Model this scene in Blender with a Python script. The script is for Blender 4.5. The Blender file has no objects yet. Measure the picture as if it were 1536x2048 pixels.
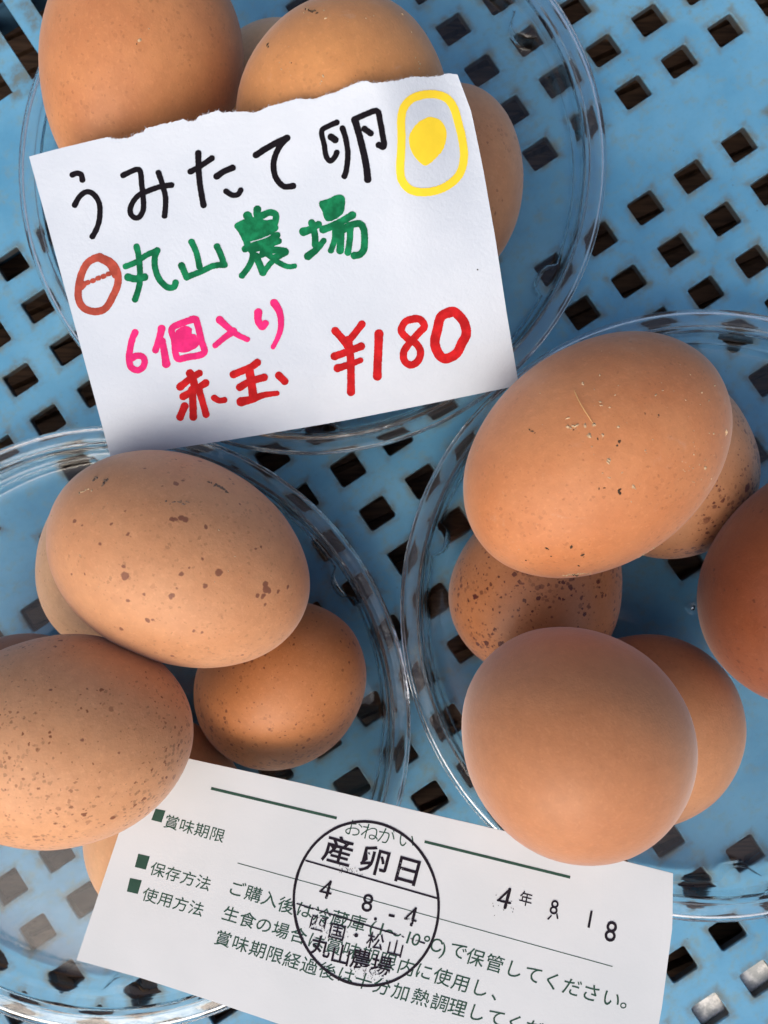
import bpy, bmesh, math, random
from math import sin, cos, pi, sqrt, radians
from mathutils import Vector, Matrix, noise
random.seed(7)
S = bpy.context.scene
COL = S.collection

# ---------------------------------------------------------------- camera
CAM = Vector((0.005765781, -0.008962106, 0.216046994))
CR = Matrix(((0.9996440754, 0.0011053238, 0.0266552195),
             (0.0, 0.9991413327, -0.0414318385),
             (-0.0266781271, 0.0414170919, 0.9987857138)))
cd = bpy.data.cameras.new('camera'); cam = bpy.data.objects.new('camera', cd); COL.objects.link(cam)
cam.matrix_world = Matrix.Translation(CAM) @ CR.to_4x4()
cd.sensor_fit = 'VERTICAL'; cd.sensor_height = 36; cd.sensor_width = 27; cd.lens = 1590 / 2048 * 36
cd.clip_start = 0.005; cd.clip_end = 50
cd.dof.use_dof = True; cd.dof.focus_distance = 0.160; cd.dof.aperture_fstop = 26
S.camera = cam

# ---------------------------------------------------------------- light
SUN_EL, SUN_AZ = 44.0, 200.0          # azimuth: compass degrees from +Y
w = bpy.data.worlds.new('World'); S.world = w; w.use_nodes = True
nt = w.node_tree; bg = nt.nodes['Background']
sky = nt.nodes.new('ShaderNodeTexSky'); sky.sky_type = 'NISHITA'; sky.sun_disc = False
sky.sun_elevation = radians(SUN_EL); sky.sun_rotation = radians(SUN_AZ); sky.dust_density = 6.0; sky.air_density = 0.75; sky.ozone_density = 0.4
nt.links.new(sky.outputs[0], bg.inputs[0]); bg.inputs[1].default_value = 0.15
ld = bpy.data.lights.new('sun', 'SUN'); ld.energy = 0.52; ld.angle = radians(66); ld.color = (1.0, 0.95, 0.89)
sun = bpy.data.objects.new('sun', ld); COL.objects.link(sun)
sd = Vector((sin(radians(SUN_AZ)) * cos(radians(SUN_EL)), cos(radians(SUN_AZ)) * cos(radians(SUN_EL)), sin(radians(SUN_EL))))
sun.rotation_euler = sd.to_track_quat('Z', 'Y').to_euler(); sun.location = sd * 2
S.view_settings.view_transform = 'Standard'; S.view_settings.look = 'None'
S.view_settings.exposure = 0.20; S.view_settings.gamma = 1.0
S.render.engine = 'CYCLES'
cy = S.cycles; cy.max_bounces = 16; cy.transmission_bounces = 14; cy.glossy_bounces = 6; cy.diffuse_bounces = 5
cy.transparent_max_bounces = 16; cy.use_denoising = True; cy.sample_clamp_indirect = 6; cy.blur_glossy = 0.3


def at(px, py, z):
    """the point at height z that lies under pixel (px, py) of the 1536 x 2048 photograph"""
    d = CR @ Vector(((px - 768) / 1590, -(py - 1024) / 1590, -1.0))
    return CAM + d * ((z - CAM.z) / d.z)


# ---------------------------------------------------------------- material helpers
class N:
    def __init__(s, name):
        s.m = bpy.data.materials.new(name); s.m.use_nodes = True
        s.t = s.m.node_tree; s.b = s.t.nodes['Principled BSDF']; s.out = s.t.nodes['Material Output']

    def n(s, kind, **kw):
        x = s.t.nodes.new('ShaderNode' + kind)
        for k, v in kw.items():
            if k.startswith('i_'):
                x.inputs[k[2:]].default_value = v
            else:
                setattr(x, k, v)
        return x

    def l(s, a, b):
        s.t.links.new(a, b)

    def math(s, op, a, b=None, c=None):
        x = s.n('Math', operation=op)
        for i, v in enumerate((a, b, c)):
            if v is None: continue
            if isinstance(v, (int, float)): x.inputs[i].default_value = v
            else: s.l(v, x.inputs[i])
        return x.outputs[0]

    def ramp(s, v, lo, hi, a=0.0, b=1.0):
        x = s.n('MapRange'); x.interpolation_type = 'SMOOTHSTEP'
        s.l(v, x.inputs[0])
        for i, q in zip((1, 2, 3, 4), (lo, hi, a, b)): x.inputs[i].default_value = q
        return x.outputs[0]

    def mix(s, f, a, b, mode='MIX'):
        x = s.n('Mix', data_type='RGBA', blend_type=mode)
        for i, v in ((0, f), (6, a), (7, b)):
            if isinstance(v, (int, float)): x.inputs[i].default_value = v
            elif isinstance(v, tuple): x.inputs[i].default_value = (*v, 1)
            else: s.l(v, x.inputs[i])
        return x.outputs[2]

    def noise(s, vec, scale, detail=3, rough=.55, dist=0.0, dim='3D'):
        x = s.n('TexNoise'); x.noise_dimensions = dim
        s.l(vec, x.inputs['Vector']); x.inputs['Scale'].default_value = scale
        x.inputs['Detail'].default_value = detail; x.inputs['Roughness'].default_value = rough
        x.inputs['Distortion'].default_value = dist
        return x.outputs[0]

    def bump(s, h, strength, dist=0.001, nrm=None):
        x = s.n('Bump'); x.inputs['Strength'].default_value = strength; x.inputs['Distance'].default_value = dist
        s.l(h, x.inputs['Height'])
        if nrm is not None: s.l(nrm, x.inputs['Normal'])
        return x.outputs[0]

    def obj(s):
        return s.n('TexCoord').outputs['Object']


def lin(r, g, b):
    f = lambda c: (c / 255 / 12.92) if c <= 10 else ((c / 255 + .055) / 1.055) ** 2.4
    return (f(r), f(g), f(b))


def flat_mat(name, col, rough=.6, spec=.3, var=0.0, scale=900):
    m = N(name); m.b.inputs['Base Color'].default_value = (*col, 1)
    m.b.inputs['Roughness'].default_value = rough; m.b.inputs['Specular IOR Level'].default_value = spec
    if var:
        v = m.ramp(m.noise(m.obj(), scale, 3), .35, .65)
        d = tuple(c * (1 - var) for c in col)
        m.l(m.mix(v, d, col), m.b.inputs['Base Color'])
    return m.m


# ---------------------------------------------------------------- object helpers
def mesh_obj(name, verts, faces, mat, parent=None, smooth=True):
    me = bpy.data.meshes.new(name); me.from_pydata([tuple(v) for v in verts], [], faces)
    me.materials.append(mat)
    if smooth: me.polygons.foreach_set('use_smooth', [True] * len(me.polygons))
    me.update()
    o = bpy.data.objects.new(name, me); COL.objects.link(o)
    if parent is not None: o.parent = parent
    return o


def tag(o, label, cat, group=None, kind=None):
    o['label'] = label; o['category'] = cat
    if group: o['group'] = group
    if kind: o['kind'] = kind
    return o


def empty(name, loc):
    o = bpy.data.objects.new(name, None); COL.objects.link(o); o.location = loc; o.empty_display_size = .01
    return o


# ================================================================ ground below and crate
PU, PV = 0.015406189, 0.014327605
E1 = Vector((-0.831360322, -0.555733762, 0)); E2 = Vector((0.555733762, -0.831360322, 0))
L0 = Vector((0.0735802727, 0.13640819, 0))
def lat(m, n, z=0.0): return L0 + E1 * (m * PU) + E2 * (n * PV) + Vector((0, 0, z))

# corrugated brown board that the crate stands on
bm = N('brown_board')
oc = bm.obj()
st = bm.n('Mapping'); st.inputs['Scale'].default_value = (1, 18, 1); st.inputs['Rotation'].default_value = (0, 0, radians(-24)); bm.l(oc, st.inputs[0])
c1 = bm.mix(bm.ramp(bm.noise(st.outputs[0], 60, 4), .3, .7), (.045, .023, .011), (.12, .066, .035))
bm.l(c1, bm.b.inputs['Base Color']); bm.b.inputs['Roughness'].default_value = .7
vs, fs = [], []
dx = Vector((cos(radians(24)), sin(radians(24)), 0)); dy = Vector((-dx.y, dx.x, 0))
per = .0062
k = 0
for i in range(-230, 231):
    for (a, h) in ((0, 0), (.70, .0006), (.74, -.0032), (.98, -.0032)):
        y = (i + a) * per
        for x in (-1.4, 1.4):
            vs.append(dx * x + dy * y + Vector((0, 0, -.0165 + h)))
for i in range(len(vs) // 2 - 1):
    fs.append((2 * i, 2 * i + 1, 2 * i + 3, 2 * i + 2))
board = mesh_obj('ground_board', vs, fs, bm.m, smooth=False)
board['kind'] = 'structure'

# crate plastic
cm = N('blue_crate_plastic')
oc = cm.obj()
sep = cm.n('SeparateXYZ'); cm.l(oc, sep.inputs[0])
# object x, y are measured in lattice cells; distance to the nearest opening
fx = cm.math('SUBTRACT', sep.outputs[0], cm.math('ROUND', sep.outputs[0]))
fy = cm.math('SUBTRACT', sep.outputs[1], cm.math('ROUND', sep.outputs[1]))
ax = cm.math('SUBTRACT', cm.math('ABSOLUTE', fx), .265); ay = cm.math('SUBTRACT', cm.math('ABSOLUTE', fy), .245)
dd = cm.math('MAXIMUM', ax, ay)
n1 = cm.noise(oc, 0.55, 5, .6); n2 = cm.noise(oc, 3.2, 6, .68); n3 = cm.noise(oc, 14, 4, .6); n4 = cm.noise(oc, 1.4, 3, .5)
base = cm.mix(cm.ramp(n1, .3, .7), lin(86, 152, 190), lin(108, 170, 204))
base = cm.mix(cm.math('MULTIPLY', cm.ramp(n2, .48, .74), .55), base, lin(128, 148, 142))
base = cm.mix(cm.math('MULTIPLY', cm.ramp(n3, .55, .8), .25), base, lin(70, 112, 140))
edge = cm.ramp(dd, .15, .0)          # dirt collects around the openings
ga = cm.n('Attribute'); ga.attribute_name = 'grime'
edge = cm.math('MULTIPLY', edge, ga.outputs['Fac'])
dirt = cm.math('MULTIPLY', edge, cm.ramp(n2, .36, .60, .12, 1.0))
base = cm.mix(cm.math('MULTIPLY', dirt, .62), base, lin(104, 96, 66))
blot = cm.math('MULTIPLY', cm.ramp(cm.noise(oc, 2.1, 7, .75, .6), .60, .76), cm.ramp(n4, .45, .62))
base = cm.mix(cm.math('MULTIPLY', blot, .62), base, lin(104, 106, 84))
bl2 = cm.math('MULTIPLY', cm.ramp(cm.noise(oc, 1.1, 6, .7, .3), .50, .66), cm.ramp(cm.noise(oc, 6.5, 6, .75), .42, .66))
base = cm.mix(cm.math('MULTIPLY', bl2, .40), base, lin(122, 134, 112))
speck = cm.n('TexVoronoi'); cm.l(oc, speck.inputs['Vector']); speck.inputs['Scale'].default_value = 2.6
sp = cm.math('LESS_THAN', speck.outputs['Distance'], .035)
base = cm.mix(cm.math('MULTIPLY', sp, .5), base, lin(66, 66, 60))
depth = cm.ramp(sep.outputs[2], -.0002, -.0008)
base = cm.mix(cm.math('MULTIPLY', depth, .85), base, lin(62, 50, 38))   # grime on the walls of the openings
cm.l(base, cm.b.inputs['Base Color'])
cm.l(cm.ramp(n2, .3, .7, .42, .62), cm.b.inputs['Roughness'])
cm.b.inputs['Specular IOR Level'].default_value = .35
hb = cm.math('ADD', cm.math('MULTIPLY', n4, 1.0), cm.math('MULTIPLY', cm.noise(oc, 40, 3), .06))
cm.l(cm.bump(hb, .35, .0006), cm.b.inputs['Normal'])

SOLID = {(5, 4), (5, 3), (6, 9), (6, 10), (6, 12), (6, 13), (7, 13), (14, 1), (15, 2), (6, -5), (12, -4), (11, -4), (11, -5), (10, -5),
         (10, -4), (10, -6), (10, -7), (9, -5), (8, -6), (9, -6), (13, -3), (13, -4), (12, -5), (5, 12), (5, 13), (13, 12)}
V, Fc, SOLF = [], [], set()
HZ = .0024
def addv(m, n, z):
    V.append((m, n, z)); return len(V) - 1
hole_ring = []
for cxs, cys, a0 in ((1, 1, 0), (-1, 1, 90), (-1, -1, 180), (1, -1, 270)):
    for a in (0, 30, 60, 90):
        hole_ring.append((cxs, cys, radians(a0 + a)))
def ring(m, n, hu, hv, r, z):
    return [addv(m + sx * (hu - r) + r * cos(a), n + sy * (hv - r) + r * sin(a), z) for sx, sy, a in hole_ring]
for m in range(-6, 24):
    for n in range(-12, 21):
        if 8 <= m <= 14 and n <= -6: continue
        x0, x1, y0, y1 = m - .5, m + .5, n - .5, n + .5
        solid = (m, n) in SOLID or (n == 2 and m <= 4)
        if solid:
            q = [addv(x1, y1, 0), addv(x0, y1, 0), addv(x0, y0, 0), addv(x1, y0, 0)]
            SOLF.add(len(Fc)); Fc.append((q[0], q[1], q[2], q[3]))
            continue
        js = random.Random(m * 91 + n * 17)
        jm, jn = js.uniform(-.006, .006), js.uniform(-.006, .006)
        hu, hv, r = .262 + js.uniform(-.008, .008), .243 + js.uniform(-.008, .008), .045 + js.uniform(-.01, .012)
        R0 = ring(m + jm, n + jn, hu + .012, hv + .012, r + .008, 0)
        R1 = ring(m + jm, n + jn, hu, hv, r, -.00022)
        R2 = ring(m + jm, n + jn, hu - .01, hv - .01, r, -HZ)
        cs = [addv(x1, y1, 0), addv(x0, y1, 0), addv(x0, y0, 0), addv(x1, y0, 0)]
        for c in range(4):
            b = c * 4
            for t in range(3): Fc.append((cs[c], R0[b + t + 1], R0[b + t]))
            nb = (b + 4) % 16
            Fc.append((cs[c], cs[(c + 1) % 4], R0[nb], R0[b + 3]))
        for A, B in ((R0, R1), (R1, R2)):
            for t in range(16):
                u = (t + 1) % 16
                Fc.append((A[t], A[u], B[u], B[t]))
# slotted end of the crate floor
ms = [7.5]
slots = []
s0 = 7.92
while s0 < 14.2:
    slots.append((s0, s0 + .36)); s0 += .782
ys = (-12.5, -11.6, -5.87, -5.5)
mm = [7.5] + [v for s_ in slots for v in s_] + [14.5]
for i in range(len(mm) - 1):
    a, b = mm[i], mm[i + 1]
    isslot = (i % 2 == 1)
    for j in range(3):
        if isslot and j == 1:
            c0, c1_, c2, c3 = (a, ys[1]), (b, ys[1]), (b, ys[2]), (a, ys[2])
            for p_, q_ in ((c0, c1_), (c1_, c2), (c2, c3), (c3, c0)):
                k4 = [addv(*p_, 0), addv(*q_, 0), addv(*q_, -HZ), addv(*p_, -HZ)]
                Fc.append(tuple(k4))
            continue
        k4 = [addv(a, ys[j], 0), addv(b, ys[j], 0), addv(b, ys[j + 1], 0), addv(a, ys[j + 1], 0)]
        Fc.append(tuple(k4))
# underside of the sheet
me = bpy.data.meshes.new('base_panel'); me.from_pydata(V, [], Fc); me.materials.append(cm.m)
ga_ = me.attributes.new('grime', 'FLOAT', 'FACE'); ga_.data.foreach_set('value', [0.0 if i in SOLF else 1.0 for i in range(len(me.polygons))])
b_ = bmesh.new(); b_.from_mesh(me); bmesh.ops.remove_doubles(b_, verts=b_.verts, dist=1e-5)
bmesh.ops.recalc_face_normals(b_, faces=b_.faces)
if sum(f.normal.z for f in b_.faces if abs(f.normal.z) > .9) < 0: bmesh.ops.reverse_faces(b_, faces=b_.faces)
b_.to_mesh(me); b_.free()
crate = empty('plastic_crate', (0, 0, 0))
tag(crate, 'weathered light blue plastic crate floor with rows of square holes under the egg dishes', 'crate')
panel = bpy.data.objects.new('base_panel', me); COL.objects.link(panel); panel.parent = crate
XF = Matrix(((E1.x * PU, E2.x * PV, 0, L0.x), (E1.y * PU, E2.y * PV, 0, L0.y), (0, 0, 1, 0), (0, 0, 0, 1)))
panel.matrix_world = XF
# crate side ribs below the floor: lengthwise ribs between rows of holes
rv, rf = [], []
for n in [k_ + .5 for k_ in range(-12, 20, 2)]:
    b0 = len(rv)
    for (mq, nq, zq) in ((-6.4, n - .05, -.0004), (23.4, n - .05, -.0004), (23.4, n + .05, -.0004), (-6.4, n + .05, -.0004),
                         (-6.4, n - .04, -.009), (23.4, n - .04, -.009), (23.4, n + .04, -.009), (-6.4, n + .04, -.009)):
        rv.append(lat(mq, nq, zq))
    rf += [tuple(b0 + q for q in f) for f in ((0, 1, 5, 4), (1, 2, 6, 5), (2, 3, 7, 6), (3, 0, 4, 7), (4, 5, 6, 7))]
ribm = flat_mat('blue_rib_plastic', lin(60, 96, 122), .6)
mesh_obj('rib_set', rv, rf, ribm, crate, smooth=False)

# white sheet added under the crate floor, standing in for sunlit ground below
wm = N('sunlit_patch_white'); oc = wm.obj()
cc = wm.mix(wm.ramp(wm.noise(oc, 420, 5, .65), .42, .62), lin(196, 200, 196), lin(250, 250, 244))
wm.l(cc, wm.b.inputs['Base Color']); wm.b.inputs['Roughness'].default_value = .6
wm.l(wm.bump(wm.noise(oc, 300, 4), .5, .001), wm.b.inputs['Normal'])
qz = -.0030
c4 = [at(1352, 2091, qz), at(1640, 1906, qz), at(1620, 1826, qz), at(1330, 2012, qz)]
vs, fs = [], []
for j in range(9):
    for i in range(25):
        a = c4[0].lerp(c4[1], i / 24); b = c4[3].lerp(c4[2], i / 24); q = a.lerp(b, j / 8)
        q.z += .00025 * noise.noise(q * 220); vs.append(q)
for j in range(8):
    for i in range(24):
        k = j * 25 + i; fs.append((k, k + 1, k + 26, k + 25))
ps = mesh_obj('sunlit_ground_patch', vs, fs, wm.m)
md = ps.modifiers.new('t', 'SOLIDIFY'); md.thickness = .0002; md.offset = -1
tag(ps, 'white sheet added as sunlit ground, seen through crate holes at lower right', 'paper')

# ================================================================ clear dishes
gm = N('clear_plastic')
gm.b.inputs['Base Color'].default_value = (.985, .992, .992, 1)
gm.b.inputs['Transmission Weight'].default_value = 1.0; gm.b.inputs['Roughness'].default_value = .015
gm.b.inputs['IOR'].default_value = 1.40
gn = gm.noise(gm.obj(), 160, 3, .5)
gm.l(gm.bump(gn, .12, .0006), gm.b.inputs['Normal'])

gr = N('clear_rim_plastic')
gr.b.inputs['Base Color'].default_value = (.93, .96, .97, 1); gr.b.inputs['Transmission Weight'].default_value = .98
gr.b.inputs['Roughness'].default_value = .03; gr.b.inputs['IOR'].default_value = 1.5
gr.l(gr.bump(gr.noise(gr.obj(), 220, 3, .5), .35, .0006), gr.b.inputs['Normal'])
def lathe(prof, name, parent, lugs=(), seg=288, closed=True, mat=None):
    """prof: closed loop of (r, z, lugweight)"""
    vs, fs = [], []
    P = len(prof)
    for i in range(seg):
        a = 2 * pi * i / seg
        for (r, z, lw) in prof:
            dr = 0
            for la in lugs:
                d = (a - la + pi) % (2 * pi) - pi
                s = d * 70 / 4.3            # arc distance over half width (mm)
                if abs(s) < 1: dr -= .0034 * lw * sqrt(max(0, 1 - s * s))
            wob = 1 + .0016 * sin(2 * a + 1) + .0007 * sin(5 * a)
            vs.append(((r * wob + dr) * cos(a), (r * wob + dr) * sin(a), z + .00012 * sin(3 * a) * lw))
    for i in range(seg):
        j = (i + 1) % seg
        for k in range(P if closed else P - 1):
            l = (k + 1) % P
            fs.append((i * P + k, i * P + l, j * P + l, j * P + k))
    return mesh_obj(name, vs, fs, mat or gm.m, parent)

def offset_profile(pts, th):
    """closed thin section from an open centre line"""
    up, dn = [], []
    for i, (r, z, lw) in enumerate(pts):
        a = pts[max(i - 1, 0)]; b = pts[min(i + 1, len(pts) - 1)]
        t = Vector((b[0] - a[0], b[1] - a[1])).normalized(); nrm = Vector((-t.y, t.x))
        up.append((r + nrm.x * th / 2, z + nrm.y * th / 2, lw)); dn.append((r - nrm.x * th / 2, z - nrm.y * th / 2, lw))
    return up + dn[::-1]

mmv = .001
bowl_line = [(.00002, .0009, 0), (2 * mmv, .0009, 0), (20 * mmv, .0009, 0), (40 * mmv, .0008, 0), (58 * mmv, .0007, 0), (66.5 * mmv, .00062, 0), (69.2 * mmv, .00062, .4), (69.9 * mmv, .0009, .8),
             (70.15 * mmv, .0018, 1), (70.3 * mmv, .0030, 1), (70.4 * mmv, .0042, 1), (70.6 * mmv, .0049, 1), (71.0 * mmv, .0053, .7), (71.4 * mmv, .0054, .2),
             (71.7 * mmv, .0058, 0), (71.8 * mmv, .0070, 0), (71.9 * mmv, .0085, 0), (72.0 * mmv, .0098, 0), (72.15 * mmv, .0104, 0)]
rim_line = None
RIM = [(72.35, 9.9), (72.5, 10.7), (72.75, 11.25), (73.0, 11.4), (73.3, 11.3), (73.5, 11.1), (73.8, 11.25), (74.1, 11.15), (75.5, 11.12), (76.6, 11.15), (76.85, 11.35), (77.2, 11.5), (77.5, 11.35), (77.66, 11.0), (77.65, 10.4), (77.4, 9.7), (77.15, 9.75), (77.1, 10.4), (76.9, 10.75), (76.0, 10.8), (74.6, 10.78), (73.6, 10.7), (73.1, 10.2), (72.9, 9.7), (72.6, 9.4)]
def dish(px, py, label, lugdeg):
    c = at(px, py, .011)
    root = empty('plastic_dish', (c.x, c.y, 0)); tag(root, label, 'dish', 'clear round plastic egg dishes')
    lathe(offset_profile(bowl_line, .00055), 'bowl', root, [radians(a) for a in lugdeg])
    lathe([(r_ * mmv, z_ * mmv, 0) for r_, z_ in RIM], 'rim', root, mat=gr.m)
    return root, c
dishA, cA = dish(619.5, 325, 'clear round plastic dish of brown eggs under the handwritten price card', (35, -25, 92, 155, 215, -88))
dishB, cB = dish(218, 1450, 'clear round plastic dish of brown eggs left of centre, under the stamped slip', (31, -32, 92, 150, 215, -88))
dishC, cC = dish(1412, 1222, 'clear round plastic dish of brown eggs at right, with the large smooth peach egg', (165, 100, 42, 228, -82, -20))

# ================================================================ eggs
def egg_axes(th, el):
    ax = Vector((cos(th) * cos(el), sin(th) * cos(el), sin(el)))
    up = Vector((0, 0, 1)) if abs(ax.z) < .9 else Vector((0, 1, 0))
    s = up.cross(ax).normalized(); t = ax.cross(s)
    return ax, s, t
EG = {
'A1': (-0.049664, 0.089341, 0.055, -1.872508, 0.0, 0.025924, 0.019712, 0.14935),
'A2': (-0.003860, 0.074604, 0.057, -1.003402, 0.0, 0.024411, 0.020828, 0.306354),
'A3': (-0.020800, 0.099101, 0.020495, -0.564146, 0.0, 0.024003, 0.019495, 0.100145),
'A4': (0.015358, 0.080104, 0.020808, 1.303289, 0.0, 0.025009, 0.019808, 0.0944),
'B1': (-0.039850, -0.011908, 0.055, -0.442787, 0.0, 0.027331, 0.020627, 0.033770),
'B2': (-0.063531, -0.011716, 0.020997, 1.485804, 0.0, 0.024503, 0.019997, 0.098738),
'B3': (-0.024407, -0.042662, 0.022120, 0.658354, 0.665196, 0.023619, 0.019424, 0.042043),
'B4': (-0.060946, -0.046668, 0.061, 0.076849, 0.0, 0.025024, 0.020096, -0.003853),
'B5': (-0.084482, -0.052625, 0.020495, -0.582159, 0.0, 0.024003, 0.019495, 0.100270),
'B6': (-0.052314, -0.075499, 0.020496, 1.619758, 0.0, 0.024004, 0.019496, 0.099996),
'C1': (0.043122, 0.008648, 0.058, -2.473888, 0.0, 0.028292, 0.021302, 0.005336),
'C2': (0.068861, 0.011613, 0.021508, 1.772243, 0.0, 0.024006, 0.020508, 0.092651),
'C3': (0.038552, -0.016511, 0.021948, 1.281718, 0.455850, 0.025037, 0.019840, 0.272440),
'C4': (0.036694, -0.045006, 0.060, -0.729830, 1.221321, 0.025425, 0.020577, -0.177763),
'C5': (0.062784, -0.052747, 0.022430, 0.741614, 0.0, 0.023310, 0.021430, 0.005461),
'C6': (0.094914, -0.016019, 0.043, 1.038991, 0.0, 0.028493, 0.022491, 0.108755),
}
def egg_hit(key, px, py):
    """point of the egg's surface under a pixel, world and egg-local"""
    x, y, z, th, el, a, b, k = EG[key]; ax, s, t = egg_axes(th, el); c = Vector((x, y, z))
    d = CR @ Vector(((px - 768) / 1590, -(py - 1024) / 1590, -1.0)); d.normalize()
    s0 = (c - CAM).dot(d) - .035; st_ = .0002
    for i in range(350):
        p = CAM + d * (s0 + i * st_); v = p - c; u = v.dot(ax) / a
        if abs(u) < 1:
            rho = (v - ax * (u * a)).length
            if rho < b * sqrt(1 - u * u) * (1 - k * u):
                nrm = (v - ax * v.dot(ax) * (1 - (b / a) ** 2)).normalized()
                return p, Vector((v.dot(ax), v.dot(s), v.dot(t))), nrm
    return None, None, None

def warm(c): return (min(.9, c[0] * 1.0), c[1] * .96, c[2] * .86)
def egg_mat(key, col, col2, pores=.5, speck=.5, specksize=1.0, speckcol=(.09, .035, .022), rough=.5, spots=(), chalk=0.0, sheen=.30):
    col, col2 = warm(col), warm(col2)
    m = N('eggshell_' + {'A': 'a', 'B': 'b', 'C': 'c'}[key[0]] + key[1]); oc = m.obj()
    mp = m.n('Mapping'); mp.inputs['Location'].default_value = (ord(key[0]) * .37, int(key[1]) * .53, .1 * int(key[1])); m.l(oc, mp.inputs[0]); v = mp.outputs[0]
    f = m.ramp(m.noise(v, 42, 4, .6), .3, .7)
    c = m.mix(f, col, col2)
    # fine mottling
    f2 = m.ramp(m.noise(v, 420, 3, .6), .35, .7)
    c = m.mix(m.math('MULTIPLY', f2, .16), c, tuple(q * .55 for q in col))
    f3 = m.ramp(m.noise(v, 1100, 2, .6), .52, .75)
    c = m.mix(m.math('MULTIPLY', f3, .22), c, tuple(min(1, q * 1.25 + .02) for q in col2))
    dens = m.ramp(m.noise(v, 55, 3, .6), .34, .66, .25, 1.0)
    warp = m.n('VectorMath', operation='ADD'); m.l(v, warp.inputs[0])
    nn = m.n('TexNoise'); m.l(v, nn.inputs['Vector']); nn.inputs['Scale'].default_value = 1500
    sc = m.n('VectorMath', operation='SCALE'); m.l(nn.outputs['Color'], sc.inputs[0]); sc.inputs['Scale'].default_value = .00085
    m.l(sc.outputs[0], warp.inputs[1])
    def dots(scale, size, amount, colr, off, pw):
        nonlocal c
        vo = m.n('TexVoronoi'); m.l(warp.outputs[0], vo.inputs['Vector']); vo.inputs['Scale'].default_value = scale; vo.inputs['Randomness'].default_value = 1
        sx = m.n('SeparateColor'); m.l(vo.outputs['Color'], sx.inputs[0])
        rr = m.math('MULTIPLY', m.math('POWER', sx.outputs[0], pw), size)
        rr = m.math('MULTIPLY', rr, dens)
        d = m.math('SUBTRACT', vo.outputs['Distance'], rr)
        mask = m.ramp(d, .05, -.03)
        gate = m.math('GREATER_THAN', sx.outputs[1], off)
        mask = m.math('MULTIPLY', m.math('MULTIPLY', mask, gate), m.ramp(sx.outputs[2], 0, 1, .4 * amount, amount))
        c = m.mix(mask, c, colr)
    dots(1250, .62, .5 * pores, tuple(q * .5 for q in col), .35, 1.3)
    if speck > 0:
        dots(900, .72 * specksize, min(1, .6 * speck + .35), speckcol, 1 - .95 * speck, 1.0)
        dots(560, .62 * specksize, min(1, .7 * speck + .3), speckcol, 1 - .8 * speck, 1.5)
        dots(300, .46 * specksize, min(1, .7 * speck + .3), speckcol, 1 - .55 * speck, 2.6)
    if spots:
        wv = m.n('VectorMath', operation='ADD'); m.l(oc, wv.inputs[0])
        n5 = m.n('TexNoise'); m.l(oc, n5.inputs['Vector']); n5.inputs['Scale'].default_value = 800
        s5 = m.n('VectorMath', operation='SCALE'); m.l(n5.outputs['Color'], s5.inputs[0]); s5.inputs['Scale'].default_value = .0009
        m.l(s5.outputs[0], wv.inputs[1])
        acc = None
        for (px, py, r) in spots:
            w_, loc, _ = egg_hit(key, px, py)
            if loc is None: continue
            ds = m.n('VectorMath', operation='DISTANCE'); m.l(wv.outputs[0], ds.inputs[0]); ds.inputs[1].default_value = loc + Vector((.00045, .00045, .00045))
            q = m.math('SUBTRACT', ds.outputs['Value'], r * .000045)
            acc = q if acc is None else m.math('MINIMUM', acc, q)
        c = m.mix(m.math('MULTIPLY', m.ramp(acc, .00012, -.0001), .8), c, lin(112, 62, 48))
    if chalk:
        f6 = m.ramp(m.noise(v, 130, 5, .7, .5), .60, .74)
        c = m.mix(m.math('MULTIPLY', f6, chalk), c, lin(206, 180, 160))
    m.l(c, m.b.inputs['Base Color'])
    m.l(m.ramp(m.noise(v, 90, 3), .3, .7, rough - .04, rough + .07), m.b.inputs['Roughness'])
    m.b.inputs['Specular IOR Level'].default_value = .36
    m.b.inputs['Sheen Weight'].default_value = sheen; m.b.inputs['Sheen Roughness'].default_value = .45; m.b.inputs['Sheen Tint'].default_value = (1, .86, .82, 1)
    m.b.inputs['Subsurface Weight'].default_value = .12
    m.b.inputs['Subsurface Radius'].default_value = (.0018, .0008, .0004); m.b.inputs['Subsurface Scale'].default_value = 1.0
    h = m.math('ADD', m.math('MULTIPLY', m.noise(v, 1900, 2, .6), .6), m.noise(v, 520, 3, .6))
    m.l(m.bump(h, .15, .0005), m.b.inputs['Normal'])
    return m.m

B1S = [(845,258,14),(360,437,12),(825,428,13),(842,426,9),(872,424,13),(890,430,12),(988,463,10),(615,498,8),(628,512,5),(600,700,19),(594,656,9),(1052,683,17),
       (870,690,9),(825,797,13),(850,760,7),(708,915,13),(735,912,6),(983,750,9),(612,820,8),(690,788,7),(1272,740,13),(1275,765,16),(1290,772,12),(1262,795,11),(1235,797,9),
       (1275,838,8),(1380,752,9),(1336,775,9),(343,690,7),(405,690,6),(535,453,6),(480,548,6),(775,270,4),(878,243,6),(695,185,6),(845,142,6),(395,458,5),(970,618,6),(968,555,5),
       (908,662,6),(833,520,5),(630,342,5),(600,392,5),(825,1083,9),(1165,1080,8),(930,962,8),(968,970,7),(580,955,9),(960,150,12),(1118,260,6),(1103,236,6),(1150,355,6),(1250,560,7),(1225,572,6)]
B1S = [(x / 2.4, 860 + y / 2.4, r * .95) for x, y, r in B1S]
B4S = [(333,563,9),(207,365,6),(292,867,6),(262,917,6),(353,360,5),(632,438,4),(130,189,4),(97,480,4),(480,618,5),(735,510,4),(25,768,6),(75,455,5)]
B4S = [(x / 2.021, 1200 + y / 2.021, r * .9) for x, y, r in B4S]
C3S = [(345,248),(657,222),(555,352),(243,322),(205,120),(240,380),(525,260),(420,198),(315,468),(375,350),(270,128)]
C3S = [(860 + x / 2.272, 1080 + y / 2.272, 6) for x, y in C3S]

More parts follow.
